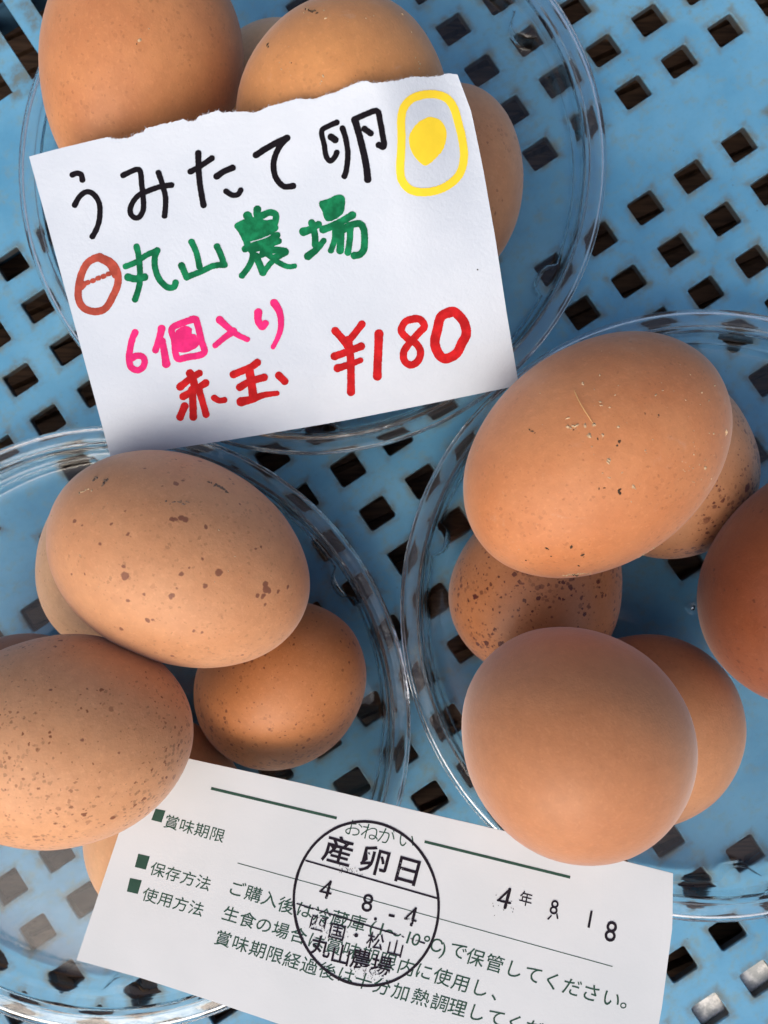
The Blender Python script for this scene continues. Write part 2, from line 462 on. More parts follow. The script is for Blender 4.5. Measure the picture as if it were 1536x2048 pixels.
SPEC = {
 'A1': dict(col=lin(184, 122, 82), col2=lin(200, 140, 96), pores=.7, speck=.14, specksize=.40, speckcol=lin(130, 76, 46)),
 'A2': dict(col=lin(192, 136, 88), col2=lin(206, 148, 96), pores=.5, speck=.08, specksize=.6, chalk=.25),
 'A3': dict(col=lin(204, 164, 126), col2=lin(214, 176, 140), pores=.3, speck=.0),
 'A4': dict(col=lin(186, 130, 92), col2=lin(198, 146, 108), pores=.7, speck=.3, specksize=.8, speckcol=lin(116, 66, 46)),
 'B1': dict(col=lin(196, 142, 104), col2=lin(206, 154, 116), pores=.9, speck=.12, specksize=.6, speckcol=lin(140, 86, 56), spots=B1S),
 'B2': dict(col=lin(196, 156, 122), col2=lin(208, 170, 138), pores=.8, speck=.7, specksize=.8, speckcol=lin(112, 62, 42)),
 'B3': dict(col=lin(180, 118, 72), col2=lin(192, 130, 84), pores=.8, speck=.75, specksize=.72, speckcol=lin(96, 44, 26)),
 'B4': dict(col=lin(204, 150, 110), col2=lin(214, 162, 124), pores=1.5, speck=1.0, specksize=.52, speckcol=lin(126, 72, 42), spots=B4S),
 'B5': dict(col=lin(150, 106, 84), col2=lin(160, 118, 96), pores=.5, speck=.2),
 'B6': dict(col=lin(206, 160, 122), col2=lin(214, 172, 136), pores=.4, speck=.0),
 'C1': dict(col=lin(190, 124, 82), col2=lin(200, 138, 96), pores=.8, speck=.15, specksize=.5, speckcol=lin(130, 70, 40), chalk=.22),
 'C2': dict(col=lin(176, 124, 90), col2=lin(190, 140, 106), pores=.9, speck=1.0, specksize=.8, speckcol=lin(96, 46, 40), rough=.42),
 'C3': dict(col=lin(176, 116, 76), col2=lin(188, 130, 92), pores=.9, speck=1.0, specksize=.85, speckcol=lin(86, 36, 30), rough=.40, spots=C3S),
 'C4': dict(col=lin(180, 122, 84), col2=lin(188, 132, 94), pores=.15, speck=.0, rough=.55, sheen=.6),
 'C5': dict(col=lin(184, 130, 92), col2=lin(194, 142, 106), pores=.5, speck=.12, specksize=.6, speckcol=lin(120, 70, 44)),
 'C6': dict(col=lin(128, 70, 44), col2=lin(138, 80, 52), pores=.6, speck=.5, specksize=.8, speckcol=lin(80, 34, 20), rough=.42),
}
EL = {
 'A1': 'speckled orange brown egg resting on top at upper left, above the card',
 'A2': 'plain tan brown egg with dusty crumbs, right behind the torn top edge of the card',
 'A3': 'pale beige egg showing only a sliver between the two eggs above the card',
 'A4': 'brown egg low in the dish, sticking out beyond the right edge of the price card',
 'B1': 'large tan egg with round dark brown spots, lying just below the price card',
 'B2': 'pale egg half hidden under the left end of the dark spotted egg',
 'B3': 'round speckled brown egg low in the left dish, right of the finely freckled egg',
 'B4': 'light brown finely freckled egg at the left edge, lying over the slip corner',
 'B5': 'dull brown egg showing only a sliver at left edge behind the freckled egg',
 'B6': 'pale peach egg lying underneath the left end of the printed slip',
 'C1': 'large orange brown egg sprinkled with crumbs and a straw, at right of card corner',
 'C2': 'brown egg with purple specks, mostly behind the right end of the crumb covered egg',
 'C3': 'dark speckled shiny egg between the crumb covered egg and the smooth peach egg',
 'C4': 'smooth pinkish peach egg seen end on, overlapping the slip edge',
 'C5': 'plain brown egg low in the dish, just right of the smooth peach egg',
 'C6': 'dark reddish brown egg cut off by the right edge of the photo',
}
EGO = {}
for key, (x, y, z, th, el, a, b, k) in EG.items():
    ax, s, t = egg_axes(th, el)
    vs, fs = [], []
    NU, NV = 56, 72
    for i in range(NU + 1):
        tt = pi * i / NU; u = cos(tt)
        r = b * sin(tt) * (1 - k * u)
        for j in range(NV):
            ph = 2 * pi * j / NV
            p = Vector((a * u, r * cos(ph), r * sin(ph)))
            p += p.normalized() * (.00012 * noise.noise(p * 110 + Vector((ord(key[0]), int(key[1]) * 3, 0))))
            vs.append(p)
            if i in (0, NU): break
    def idx(i, j):
        if i == 0: return 0
        if i == NU: return len(vs) - 1
        return 1 + (i - 1) * NV + j % NV
    for i in range(NU):
        for j in range(NV):
            q = [idx(i, j), idx(i, j + 1), idx(i + 1, j + 1), idx(i + 1, j)]
            q2 = []
            for v_ in q:
                if v_ not in q2: q2.append(v_)
            fs.append(tuple(q2))
    o = mesh_obj('egg', vs, fs, egg_mat(key, **SPEC[key]))
    o.matrix_world = Matrix(((ax.x, s.x, t.x, x), (ax.y, s.y, t.y, y), (ax.z, s.z, t.z, z), (0, 0, 0, 1)))
    tag(o, EL[key], 'egg', {'A': 'eggs in the dish under the price card', 'B': 'eggs in the left dish', 'C': 'eggs in the right dish'}[key[0]])
    EGO[key] = o

# crumbs, dirt and straw stuck to shells
crm = flat_mat('crumb_cream', lin(196, 172, 138), .8, .2, .25, 1500)
crd = flat_mat('crumb_dark', lin(84, 70, 56), .85, .2, .3, 1500)
def crumbs(key, pts, name, mat, lab):
    vs, fs = [], []
    rnd = random.Random(ord(key[1]) + len(pts))
    for (px, py, r) in pts:
        p, loc, nrm = egg_hit(key, px, py)
        if p is None: continue
        r = r * .00009
        t1 = nrm.orthogonal().normalized(); t2 = nrm.cross(t1); a0 = rnd.uniform(0, 6.28)
        el_ = rnd.uniform(.6, 1.9); b0 = len(vs)
        for q in range(6):
            aa = a0 + q * pi / 3
            u_, v_ = cos(q * pi / 3) * r * el_ * rnd.uniform(.7, 1.2), sin(q * pi / 3) * r / el_ * rnd.uniform(.7, 1.2)
            d = t1 * (u_ * cos(a0) - v_ * sin(a0)) + t2 * (u_ * sin(a0) + v_ * cos(a0))
            vs.append(p + d - nrm * r * .25)
        vs.append(p + nrm * r * rnd.uniform(.35, .8))
        for q in range(6): fs.append((b0 + q, b0 + (q + 1) % 6, b0 + 6))
    M = EGO[key].matrix_world.inverted()
    o = mesh_obj(name, [M @ v for v in vs], fs, mat, EGO[key], smooth=False)
    o['kind'] = 'stuff'
    return o
c1pts = [(757,147,2),(748,257,3),(668,295,4),(672,301,3),(586,285,2),(470,343,3),(530,445,2),(820,352,4),(1010,352,4),(1043,330,3),(1225,340,4),(1285,308,5),(1258,378,4),(1150,375,3),
         (600,460,5),(600,500,7),(612,506,5),(625,497,6),(640,495,6),(636,510,4),(680,495,6),(722,490,6),(714,497,4),(700,540,6),(704,548,4),(762,540,5),(760,550,4),(795,410,4),(750,385,4),(755,400,3),
         (835,500,5),(825,508,3),(880,490,4),(875,482,3),(804,512,4),(790,655,5),(795,648,4),(788,668,4),(720,630,3),(963,622,5),(960,612,4),(1245,692,5),(788,737,4),(795,738,4),(905,780,6),(912,786,4),(895,850,4),
         (1243,570,4),(1340,525,5),(1260,530,4),(1280,532,4),(1265,540,3),(350,826,3),(175,610,3),(445,575,3),(995,560,3),(1190,630,3),(1150,668,3),(1030,740,4),(1135,1015,2),(455,955,2),(370,1073,3),(505,1128,2)]
rnd = random.Random(3)
c1pts += [(rnd.gauss(1180, 110), rnd.gauss(560, 160), rnd.uniform(.8, 1.9)) for _ in range(110)]
c1pts += [(rnd.gauss(780, 190), rnd.gauss(560, 160), rnd.uniform(1, 2.4)) for _ in range(60)]
c1pts += [(930 + i * 7 + rnd.uniform(-4, 4), 1112 - i * 4.6 + rnd.uniform(-3, 3), rnd.uniform(2, 4)) for i in range(14)]
c1pts += [(565 + i * 6.5 + rnd.uniform(-4, 4), 1196 - i * .4 + rnd.uniform(-3, 3), rnd.uniform(2, 4)) for i in range(22)]
f1 = lambda L: [(880 + x / 2.3415, 640 + y / 2.3415, r) for x, y, r in L]
crumbs('C1', f1(c1pts), 'dust_crumbs', crm, '')
c1d = [(838,570,7),(830,588,7),(844,566,4),(958,440,6),(1023,447,5),(1020,456,4),(615,1063,7),(610,1070,4),(668,1100,6),(672,1108,4),(500,1068,5),(508,1074,4),(520,1105,4),(640,1195,7),(625,1192,5),(600,490,4),
       (432,522,5),(445,530,4),(420,515,4),(478,548,3),(840,795,5),(842,812,5),(838,803,4),(745,790,4),(770,786,4),(233,690,2),(403,1124,4),(738,556,4),(625,515,4),(650,1152,4)]
crumbs('C1', f1(c1d), 'dirt_specks', crd, '')
f2 = lambda L: [(440 + x / 1.92, y / 1.92, r) for x, y, r in L]
a2 = [(400,40,4),(405,72,4),(410,68,3),(735,125,3),(700,55,3),(560,70,2),(590,60,2),(235,265,3),(270,240,3),(228,240,2),(272,290,3),(268,275,3),(262,262,2),(390,265,3),(395,290,3),(390,312,3),(385,320,3),(362,240,2),(480,225,2),
      (750,222,3),(762,238,4),(768,245,3),(765,262,3),(650,190,2),(325,52,3),(335,35,3)]
a2 += [(rnd.gauss(350, 110), rnd.gauss(170, 90), rnd.uniform(1, 2.2)) for _ in range(50)]
crumbs('A2', f2(a2), 'dust_crumbs', crm, '')
crumbs('A2', f2([(350,45,6),(340,40,5),(362,42,5),(328,36,4),(372,50,4),(275,242,3),(520,290,3),(183,172,5),(185,180,4)]), 'dirt_specks', crd, '')
f3 = lambda L: [(x / 3.072, y / 3.072, r) for x, y, r in L]
crumbs('A1', f3([(858,246,8),(862,240,5),(915,177,4),(600,665,3),(430,720,2),(300,286,3),(245,362,3)]), 'dust_crumbs', crm, '')
crumbs('A1', f3([(848,262,5),(875,240,4),(840,270,4)]), 'dirt_specks', crd, '')
f4 = lambda L: [(x / 2.4, 860 + y / 2.4, r) for x, y, r in L]
b1c = [(440,290,3),(425,284,3),(410,288,3),(400,296,3),(390,298,3),(380,303,3),(408,275,2),(445,403,4),(475,752,3),(1070,470,3),(1050,480,3),(1405,605,4),(1000,1052,3),(1100,1057,2),(385,601,3),(248,412,3),(640,708,2)]
b1c += [(rnd.gauss(860, 330), rnd.gauss(600, 230), rnd.uniform(.8, 1.8)) for _ in range(60)]
crumbs('B1', f4(b1c), 'dust_crumbs', crm, '')
b1d = [(460,230,6),(452,238,5),(447,243,4),(505,245,7),(498,258,6),(494,266,5),(515,238,5),(1035,262,6),(1050,268,6),(1065,277,6),(1075,284,5),(1086,294,5),(1090,300,4),(1015,252,4),(1002,250,4)]
b1d += [(770 + i * 9, 348 + rnd.uniform(-9, 9), rnd.uniform(2, 4)) for i in range(16)]
crumbs('B1', f4(b1d), 'dirt_specks', flat_mat('grey_smudge', lin(120, 104, 92), .9, .1, .3, 1500), '')
# straw on the crumb covered egg
def strand(name, pts, r, mat, parent):
    cv = bpy.data.curves.new(name, 'CURVE'); cv.dimensions = '3D'; cv.bevel_depth = r; cv.bevel_resolution = 1
    sp_ = cv.splines.new('POLY'); sp_.points.add(len(pts) - 1)
    for q, p in zip(sp_.points, pts): q.co = (*p, 1); q.radius = 1
    sp_.points[0].radius = .3; sp_.points[-1].radius = .6
    o = bpy.data.objects.new(name, cv)
    COL.objects.link(o); dg = bpy.context.evaluated_depsgraph_get()
    me_ = bpy.data.meshes.new_from_object(o.evaluated_get(dg)); bpy.data.objects.remove(o)
    me_.materials.clear(); me_.materials.append(mat)
    o2 = bpy.data.objects.new(name, me_); COL.objects.link(o2)
    if parent is not None:
        o2.parent = parent; o2.matrix_parent_inverse = parent.matrix_world.inverted()
    return o2
straw = flat_mat('straw', lin(222, 182, 120), .6)
pp = []
for i in range(9):
    t_ = i / 8; x = 628 + 88 * t_ - 8 * sin(pi * t_); y = 330 + 155 * t_
    p, _, nr = egg_hit('C1', 880 + x / 2.3415, 640 + y / 2.3415); pp.append(p + nr * (.00025 + .0004 * sin(pi * t_)))
strand('straw', pp, .00007, straw, EGO['C1'])
pp = []
for i in range(6):
    t_ = i / 5; p, _, nr = egg_hit('C1', 880 + (740 + 60 * t_) / 2.3415, 640 + (485 + 32 * t_) / 2.3415); pp.append(p + nr * .00012)
0 and strand('fibre', pp, .00005, straw, EGO['C1'])

# ================================================================ papers
def poly(pts, x, key=0):
    """piecewise linear y(x) or general interpolation along parameter"""
    if x <= pts[0][0]: return pts[0][1]
    for (a, b), (c, d) in zip(pts, pts[1:]):
        if x <= c: return b + (d - b) * (x - a) / (c - a)
    return pts[-1][1]

TOPA = [(58,313),(114,298),(172,284),(216,274),(225,277),(234,278),(246,277),(257,276),(266,271),(273,267),(281,266),(288,263),(290,257),(318,250),(345,244),(368,238),(374,243),(383,242),(391,241),(395,236),(397,233),
        (415,227),(436,221),(442,224),(449,225),(460,224),(471,223),(490,223),(505,225),(513,224),(521,221),(528,217),(536,213),(547,210),(570,204),(595,197),(610,198),(628,198),(650,191),(670,185),(690,176),(713,166),
        (723,162),(732,162),(742,165),(752,166),(770,164),(794,161),(812,156),(833,153),(855,154),(882,152),(890,148),(898,147),(915,149)]
BOTA = [(222,917),(340,898),(420,886),(507,872),(638,850),(700,839),(852,809),(940,791),(1022,774),(1038,772)]
def quad_uv(px, py, TL, TR, BR, BL):
    """rough inverse of a bilinear quad"""
    u = v = .5
    for _ in range(6):
        x = (TL[0]*(1-u)+TR[0]*u)*(1-v)+(BL[0]*(1-u)+BR[0]*u)*v - px
        y = (TL[1]*(1-u)+TR[1]*u)*(1-v)+(BL[1]*(1-u)+BR[1]*u)*v - py
        xu = (TR[0]-TL[0])*(1-v)+(BR[0]-BL[0])*v; yu = (TR[1]-TL[1])*(1-v)+(BR[1]-BL[1])*v
        xv = (BL[0]-TL[0])*(1-u)+(BR[0]-TR[0])*u; yv = (BL[1]-TL[1])*(1-u)+(BR[1]-TR[1])*u
        det = xu*yv - xv*yu
        u -= (x*yv - y*xv)/det; v -= (xu*y - yu*x)/det
    return u, v
def sm(x, a, b):
    t = min(1, max(0, (x - a) / (b - a))); return t * t * (3 - 2 * t)
def zcard(px, py):
    u, v = quad_uv(px, py, (58, 313), (915, 148), (1037, 773), (222, 917))
    z = (72 + 10 * u) * (1 - v) + (54 - 3 * u) * v
    z -= 7.0 * sm(u, .80, 1.02) * (1 - sm(v, .0, .7))
    z += 1.2 * sin(pi * max(0, min(1, v))) + .5 * sin(3.1 * u + 1.3)
    z -= 2.0 * sm(v, .82, 1.03)
    return z * .001
def zslip(px, py):
    u, v = quad_uv(px, py, (294, 1498), (1345, 1748), (1310, 2180), (153, 1920))
    z = 41.5 + 12.5 * u + 2.0 * v + 1.0 * sin(pi * max(0, min(1, u))) - 1.2 * sm(u, .86, 1.02)
    return z * .001

def paper_sheet(name, top, bot, redge, zf, mat, nx, ny, thick, parent, jitter=0.0):
    vs, fs = [], []
    rnd = random.Random(5)
    for j in range(ny + 1):
        v = j / ny
        for i in range(nx + 1):
            u = i / nx
            tx = top[0][0] + (top[-1][0] - top[0][0]) * u; ty = poly(top, tx)
            if jitter and j == 0: ty += rnd.uniform(-jitter, jitter) * (.25 if .0 < u < .18 else 1)
            bx = bot[0][0] + (bot[-1][0] - bot[0][0]) * u; by = poly(bot, bx)
            x = tx * (1 - v) + bx * v; y = ty * (1 - v) + by * v
            x += poly(redge, v) * sm(u, .0, 1.0)
            vs.append(at(x, y, zf(x, y)))
    for j in range(ny):
        for i in range(nx):
            k = j * (nx + 1) + i
            fs.append((k, k + nx + 1, k + nx + 2, k + 1))
    o = mesh_obj(name, vs, fs, mat, parent, smooth=False)
    md = o.modifiers.new('thickness', 'SOLIDIFY'); md.thickness = thick; md.offset = -1
    return o

pm = N('white_paper'); oc = pm.obj()
f = pm.ramp(pm.noise(oc, 60, 4), .3, .7)
c = pm.mix(f, lin(192, 203, 215), lin(200, 210, 221))
fb = pm.n('Mapping'); fb.inputs['Scale'].default_value = (1, 3, 1); pm.l(oc, fb.inputs[0])
c = pm.mix(pm.math('MULTIPLY', pm.ramp(pm.noise(fb.outputs[0], 900, 4), .5, .8), .10), c, lin(196, 198, 206))
vo = pm.n('TexVoronoi'); pm.l(oc, vo.inputs['Vector']); vo.inputs['Scale'].default_value = 95
c = pm.mix(pm.math('MULTIPLY', pm.math('LESS_THAN', vo.outputs['Distance'], .018), .5), c, lin(120, 110, 100))
pm.l(c, pm.b.inputs['Base Color']); pm.b.inputs['Roughness'].default_value = .75; pm.b.inputs['Specular IOR Level'].default_value = .2
pm.b.inputs['Subsurface Weight'].default_value = .0
h = pm.math('ADD', pm.noise(oc, 1400, 3), pm.math('MULTIPLY', pm.noise(oc, 110, 3), 2.0))
pm.l(pm.bump(h, .22, .0004), pm.b.inputs['Normal'])
PAPER = pm.m
pm2 = N('coated_slip_paper'); oc = pm2.obj()
c = pm2.mix(pm2.ramp(pm2.noise(oc, 45, 3), .3, .7), lin(206, 213, 216), lin(213, 219, 222))
pm2.l(c, pm2.b.inputs['Base Color']); pm2.b.inputs['Roughness'].default_value = .6; pm2.b.inputs['Specular IOR Level'].default_value = .25
pm2.l(pm2.bump(pm2.noise(oc, 1200, 3), .08, .0003), pm2.b.inputs['Normal'])
SLIPM = pm2.m

c0 = at(548, 560, .06)
card = empty('price_card', c0); tag(card, 'white handwritten price card with torn top edge, 180 yen in red', 'price card')
slipc = at(740, 1850, .048)
slip = empty('printed_slip', slipc); tag(slip, 'white printed egg slip in green type with a round black date stamp', 'label slip')
def fix_parent(o, par):
    o.parent = par; o.matrix_parent_inverse = Matrix.Translation(-Vector(par.location)); return o
sh = paper_sheet('sheet', TOPA, BOTA, [(0, 0), (.12, 13), (.3, 14), (.53, 11), (.77, 4), (1, 0)], zcard, PAPER, 300, 26, .00028, None, .9); fix_parent(sh, card)
TOPS = [(294, 1498), (385, 1519), (600, 1566), (830, 1621), (1012, 1663), (1243, 1721), (1346, 1747)]
BOTS = [(153, 1920), (285, 1957), (417, 2000), (558, 2048), (760, 2118), (1000, 2196), (1270, 2280)]
sh2 = paper_sheet('sheet', TOPS, BOTS, [(0, 0), (.2, 14), (.5, 16), (.8, 10), (1, 0)], zslip, SLIPM, 60, 24, .00020, None); fix_parent(sh2, slip)

# torn fibres along the top of the card
fv, ff = [], []
rnd = random.Random(9)
for i in range(230):
    x = rnd.uniform(216, 905)
    if 292 < x < 366 and rnd.random() < .8: continue
    y = poly(TOPA, x) + rnd.uniform(-1, 2); z = zcard(x, y) - rnd.uniform(0, .0002)
    L = rnd.uniform(2, 6.5); a = rnd.gauss(-pi / 2, .8); cv = rnd.uniform(-1.0, 1.0); w_ = rnd.uniform(.18, .4)
    b0 = len(fv); nseg = 4
    for s_ in range(nseg + 1):
        aa = a + cv * s_ / nseg; 
        if s_: x += cos(aa) * L / nseg; y += sin(aa) * L / nseg
        ww = w_ * (1 - .7 * s_ / nseg)
        fv.append(at(x - sin(aa) * ww, y + cos(aa) * ww, z)); fv.append(at(x + sin(aa) * ww, y - cos(aa) * ww, z))
        z += rnd.uniform(-.0001, .0002)
    for s_ in range(nseg): ff.append((b0 + 2 * s_, b0 + 2 * s_ + 1, b0 + 2 * s_ + 3, b0 + 2 * s_ + 2))
fo = mesh_obj('torn_fibres', fv, ff, PAPER, None); fix_parent(fo, card); fo['kind'] = 'stuff'

# ---------------------------------------------------------------- marker pen strokes
def ink(name, col, rough=.5, worn=0.0, var=.12, edge=0):
    m = N(name); oc = m.obj()
    d = tuple(q * (1 - var * 2) for q in col)
    c = m.mix(m.ramp(m.noise(oc, 420, 4, .6), .35, .7), d, col)
    m.l(c, m.b.inputs['Base Color']); m.b.inputs['Roughness'].default_value = .85; m.b.inputs['Specular IOR Level'].default_value = .08
    if worn:
        tr = m.n('BsdfTransparent'); mx = m.n('MixShader')
        nz = m.noise(oc, 1500, 4, .7); n2_ = m.noise(oc, 130, 3, .5)
        q = m.math('ADD', nz, m.math('MULTIPLY', m.math('SUBTRACT', n2_, .5), 1.1))
        m.l(m.ramp(q, worn, worn - .05), mx.inputs[0])
        m.l(m.b.outputs[0], mx.inputs[2]); m.l(tr.outputs[0], mx.inputs[1]); 
        m.l(m.ramp(q, worn, worn - .05), mx.inputs[0]); m.l(mx.outputs[0], m.out.inputs[0])
    return m.m
BLACK = ink('black_marker', lin(24, 21, 27)); GREEN = ink('green_marker', lin(26, 128, 84), var=.26); PINK = ink('pink_marker', lin(230, 50, 124), var=.12)
RED = ink('red_marker', lin(198, 36, 40), var=.17); BROWN = ink('brown_marker', lin(180, 82, 68), var=.18); YELLOW = ink('yellow_marker', lin(246, 216, 60), var=.03)
lift = [0]
def catmull(P, n=7):
    if len(P) < 3:
        a, b = P; return [(a[0] + (b[0] - a[0]) * i / n, a[1] + (b[1] - a[1]) * i / n) for i in range(n + 1)]
    out = []
    Q = [P[0]] + list(P) + [P[-1]]
    for i in range(1, len(Q) - 2):
        p0, p1, p2, p3 = Q[i - 1], Q[i], Q[i + 1], Q[i + 2]
        for s_ in range(n):
            t = s_ / n
            out.append(tuple(.5 * ((2 * p1[k]) + (-p0[k] + p2[k]) * t + (2 * p0[k] - 5 * p1[k] + 4 * p2[k] - p3[k]) * t * t + (-p0[k] + 3 * p1[k] - 3 * p2[k] + p3[k]) * t ** 3) for k in (0, 1)))
    out.append(tuple(P[-1])); return out
def stroke_geo(V_, F_, P, w, w2=None, zf=zcard, closed=False, blob=True):
    """flat ribbon of ink with round ends and a slightly rough edge"""
    if closed: P = list(P) + [P[0], P[1]]
    C = catmull(P)
    if closed: C = C[:-4]
    # resample densely
    D = [C[0]]
    for a, b in zip(C, C[1:]):
        L = math.hypot(b[0] - a[0], b[1] - a[1]); k = max(1, int(L / 1.6))
        D += [(a[0] + (b[0] - a[0]) * i / k, a[1] + (b[1] - a[1]) * i / k) for i in range(1, k + 1)]
    n = len(D); lift[0] += 1
    base = .00004 + (lift[0] % 9) * .000006
    w *= 1.12; w2 = w2 * 1.12 if w2 is not None else None
    w2 = w if w2 is None else w2
    def pt(x, y, e): return at(x, y, zf(x, y) + base + e)
    b0 = len(V_)
    for i, (x, y) in enumerate(D):
        a = D[max(i - 2, 0)]; b = D[min(i + 2, n - 1)]
        tx, ty = b[0] - a[0], b[1] - a[1]; l = math.hypot(tx, ty) or 1; tx /= l; ty /= l
        ww = (w + (w2 - w) * i / n) / 2
        if blob:
            ww *= 1 + .12 * math.exp(-i / 3.) + .10 * math.exp(-(n - i) / 3.)
        e = .000012 * i / n
        j1, j2 = random.uniform(-.35, .35), random.uniform(-.35, .35)
        V_.append(pt(x - ty * (ww + j1), y + tx * (ww + j1), e)); V_.append(pt(x + ty * (ww + j2), y - tx * (ww + j2), e))
    for i in range(n - 1): F_.append((b0 + 2 * i, b0 + 2 * i + 1, b0 + 2 * i + 3, b0 + 2 * i + 2))
    if not closed:
        for end in (0, 1):
            i = 0 if end == 0 else n - 1
            x, y = D[i]; q = D[min(2, n - 1)] if end == 0 else D[max(n - 3, 0)]
            a0 = math.atan2(y - q[1], x - q[0]); ww = (w if end == 0 else w2) / 2 * (1.10 if blob else 1)
            e = -.000004 if end == 0 else .000015
            c_ = len(V_); V_.append(pt(x, y, e))
            for s_ in range(13):
                aa = a0 - pi / 2 + pi * s_ / 12; rr = ww + random.uniform(-.3, .3)
                V_.append(pt(x + cos(aa) * rr, y + sin(aa) * rr, e))
            for s_ in range(12): F_.append((c_, c_ + 1 + s_, c_ + 2 + s_))
def blob_geo(V_, F_, P, zf=zcard, rough=.4, smooth_=True):
    if smooth_:
        C = catmull(list(P) + [P[0], P[1]], 5)[:-5]
    else: C = list(P)
    lift[0] += 1; base = .00004 + (lift[0] % 9) * .000006
    cx_ = sum(p[0] for p in C) / len(C); cy_ = sum(p[1] for p in C) / len(C)
    rings = 5; b0 = len(V_); m = len(C)
    for r_ in range(rings + 1):
        f_ = r_ / rings
        for (x, y) in C:
            j = random.uniform(-rough, rough) if r_ == rings else 0
            X = cx_ + (x - cx_) * f_ + j; Y = cy_ + (y - cy_) * f_ + j
            V_.append(at(X, Y, zf(X, Y) + base))
    for r_ in range(rings):
        for i in range(m):
            j = (i + 1) % m
            F_.append((b0 + r_ * m + i, b0 + (r_ + 1) * m + i, b0 + (r_ + 1) * m + j, b0 + r_ * m + j))
def T(pts, o, s): return [(o[0] + x / s, o[1] + y / s) for x, y in pts]
def write(name, mat, strokes, blobs=(), o=(0, 0), s=1.0, label=None):
    V_, F_ = [], []
    for st_ in strokes:
        P, w = st_[0], st_[1]; w2 = st_[2] if len(st_) > 2 else None; cl = st_[3] if len(st_) > 3 else False
        stroke_geo(V_, F_, T(P, o, s), w / s, None if w2 is None else w2 / s, closed=cl)
    for P in blobs: blob_geo(V_, F_, T(P, o, s))
    ob = mesh_obj(name, V_, F_, mat, None, smooth=False); fix_parent(ob, card)
    if label: ob['label'] = label
    return ob
R1 = dict(o=(100, 180), s=3.339); R2 = dict(o=(540, 130), s=3.072); R3 = dict(o=(200, 560), s=3.072); R4 = dict(o=(600, 560), s=3.339)
write('lettering', BLACK, [([(150,566),(182,556),(208,566),(216,600)], 33), ([(165,768),(198,712),(245,680),(295,700),(330,765),(330,860),(310,930),(283,978)], 33)], **R1, label='black hiragana u')
write('lettering', BLACK, [([(488,570),(540,545),(588,530),(606,560),(612,630),(622,720),(622,800),(595,848),(562,852),(536,820),(545,765),(590,705),(660,672),(740,645),(810,635)], 33), ([(724,553),(750,630),(772,730),(765,840)], 33)], **R1, label='black hiragana mi')
write('lettering', BLACK, [([(990,422),(992,520),(1002,640),(1025,768)], 36), ([(938,545),(1000,512),(1080,456)], 34), ([(1113,577),(1160,545),(1218,520)], 37), ([(1175,677),(1215,702),(1255,697),(1273,670)], 32)], **R1, label='black hiragana ta')
write('lettering', BLACK, [([(512,310),(534,296),(556,284),(574,276)], 11.5), ([(574,276),(560,292),(550,313),(547,336),(553,358),(568,373),(586,372)], 10.8)], label='black hiragana te')
write('lettering', BLACK, [([(410,353),(368,372),(318,405),(333,490),(345,560),(372,590),(400,562),(410,538)], 30), ([(375,442),(400,460)], 36), ([(445,390),(464,450),(478,540),(470,640),(457,683)], 31),
      ([(522,340),(545,420),(575,540),(594,640),(600,703)], 38), ([(518,335),(590,302),(658,283),(675,340),(690,420),(700,500),(668,492)], 33), ([(580,392),(618,420)], 32)], **R2, label='black kanji for egg')
write('yolk_drawing', YELLOW, [([(930,185),(870,208),(822,262),(806,340),(808,440),(805,540),(800,640),(812,710),(860,765),(945,782),(1040,765),(1120,720),(1172,655),(1192,560),(1180,450),(1158,360),(1130,265),(1085,205),(1015,180)], 45, None, True)],
      [[(985,318),(1040,335),(1075,380),(1085,440),(1068,510),(1036,556),(1000,590),(975,610),(950,618),(915,594),(880,550),(858,500),(855,440),(872,400),(915,350)]], **R2, label='yellow marker drawing of a fried egg')
write('egg_drawing', BROWN, [([(320,1118),(255,1150),(212,1225),(190,1320),(192,1400),(228,1458),(300,1480),(370,1458),(418,1380),(452,1295),(448,1215),(405,1150)], 44, None, True),
      ([(330,1118),(400,1160),(440,1230)], 50), ([(205,1310),(215,1300)], 46)] + [([(x, y), (x + 7, y - 2)], 27) for x, y in ((247,1287),(283,1275),(318,1258),(353,1246),(388,1229),(415,1208))], **R1, label='brown marker drawing of a cracked egg')
write('lettering', GREEN, [([(578,1047),(592,1110),(600,1200),(597,1300),(568,1398)], 36), ([(505,1178),(570,1152),(640,1105),(715,1072)], 34), ([(715,1072),(698,1130),(704,1200),(732,1268),(785,1318),(828,1315),(838,1288)], 37), ([(520,1250),(570,1262),(630,1250)], 42)], **R1, label='green kanji maru')
write('lettering', GREEN, [([(945,1015),(975,1080),(998,1180)], 36), ([(878,1172),(912,1250)], 38), ([(912,1250),(1010,1212),(1090,1175),(1165,1168)], 36), ([(1115,1045),(1142,1105),(1162,1168)], 36)], **R1, label='green kanji yama')
Z5 = dict(o=(460, 400), s=9.6)
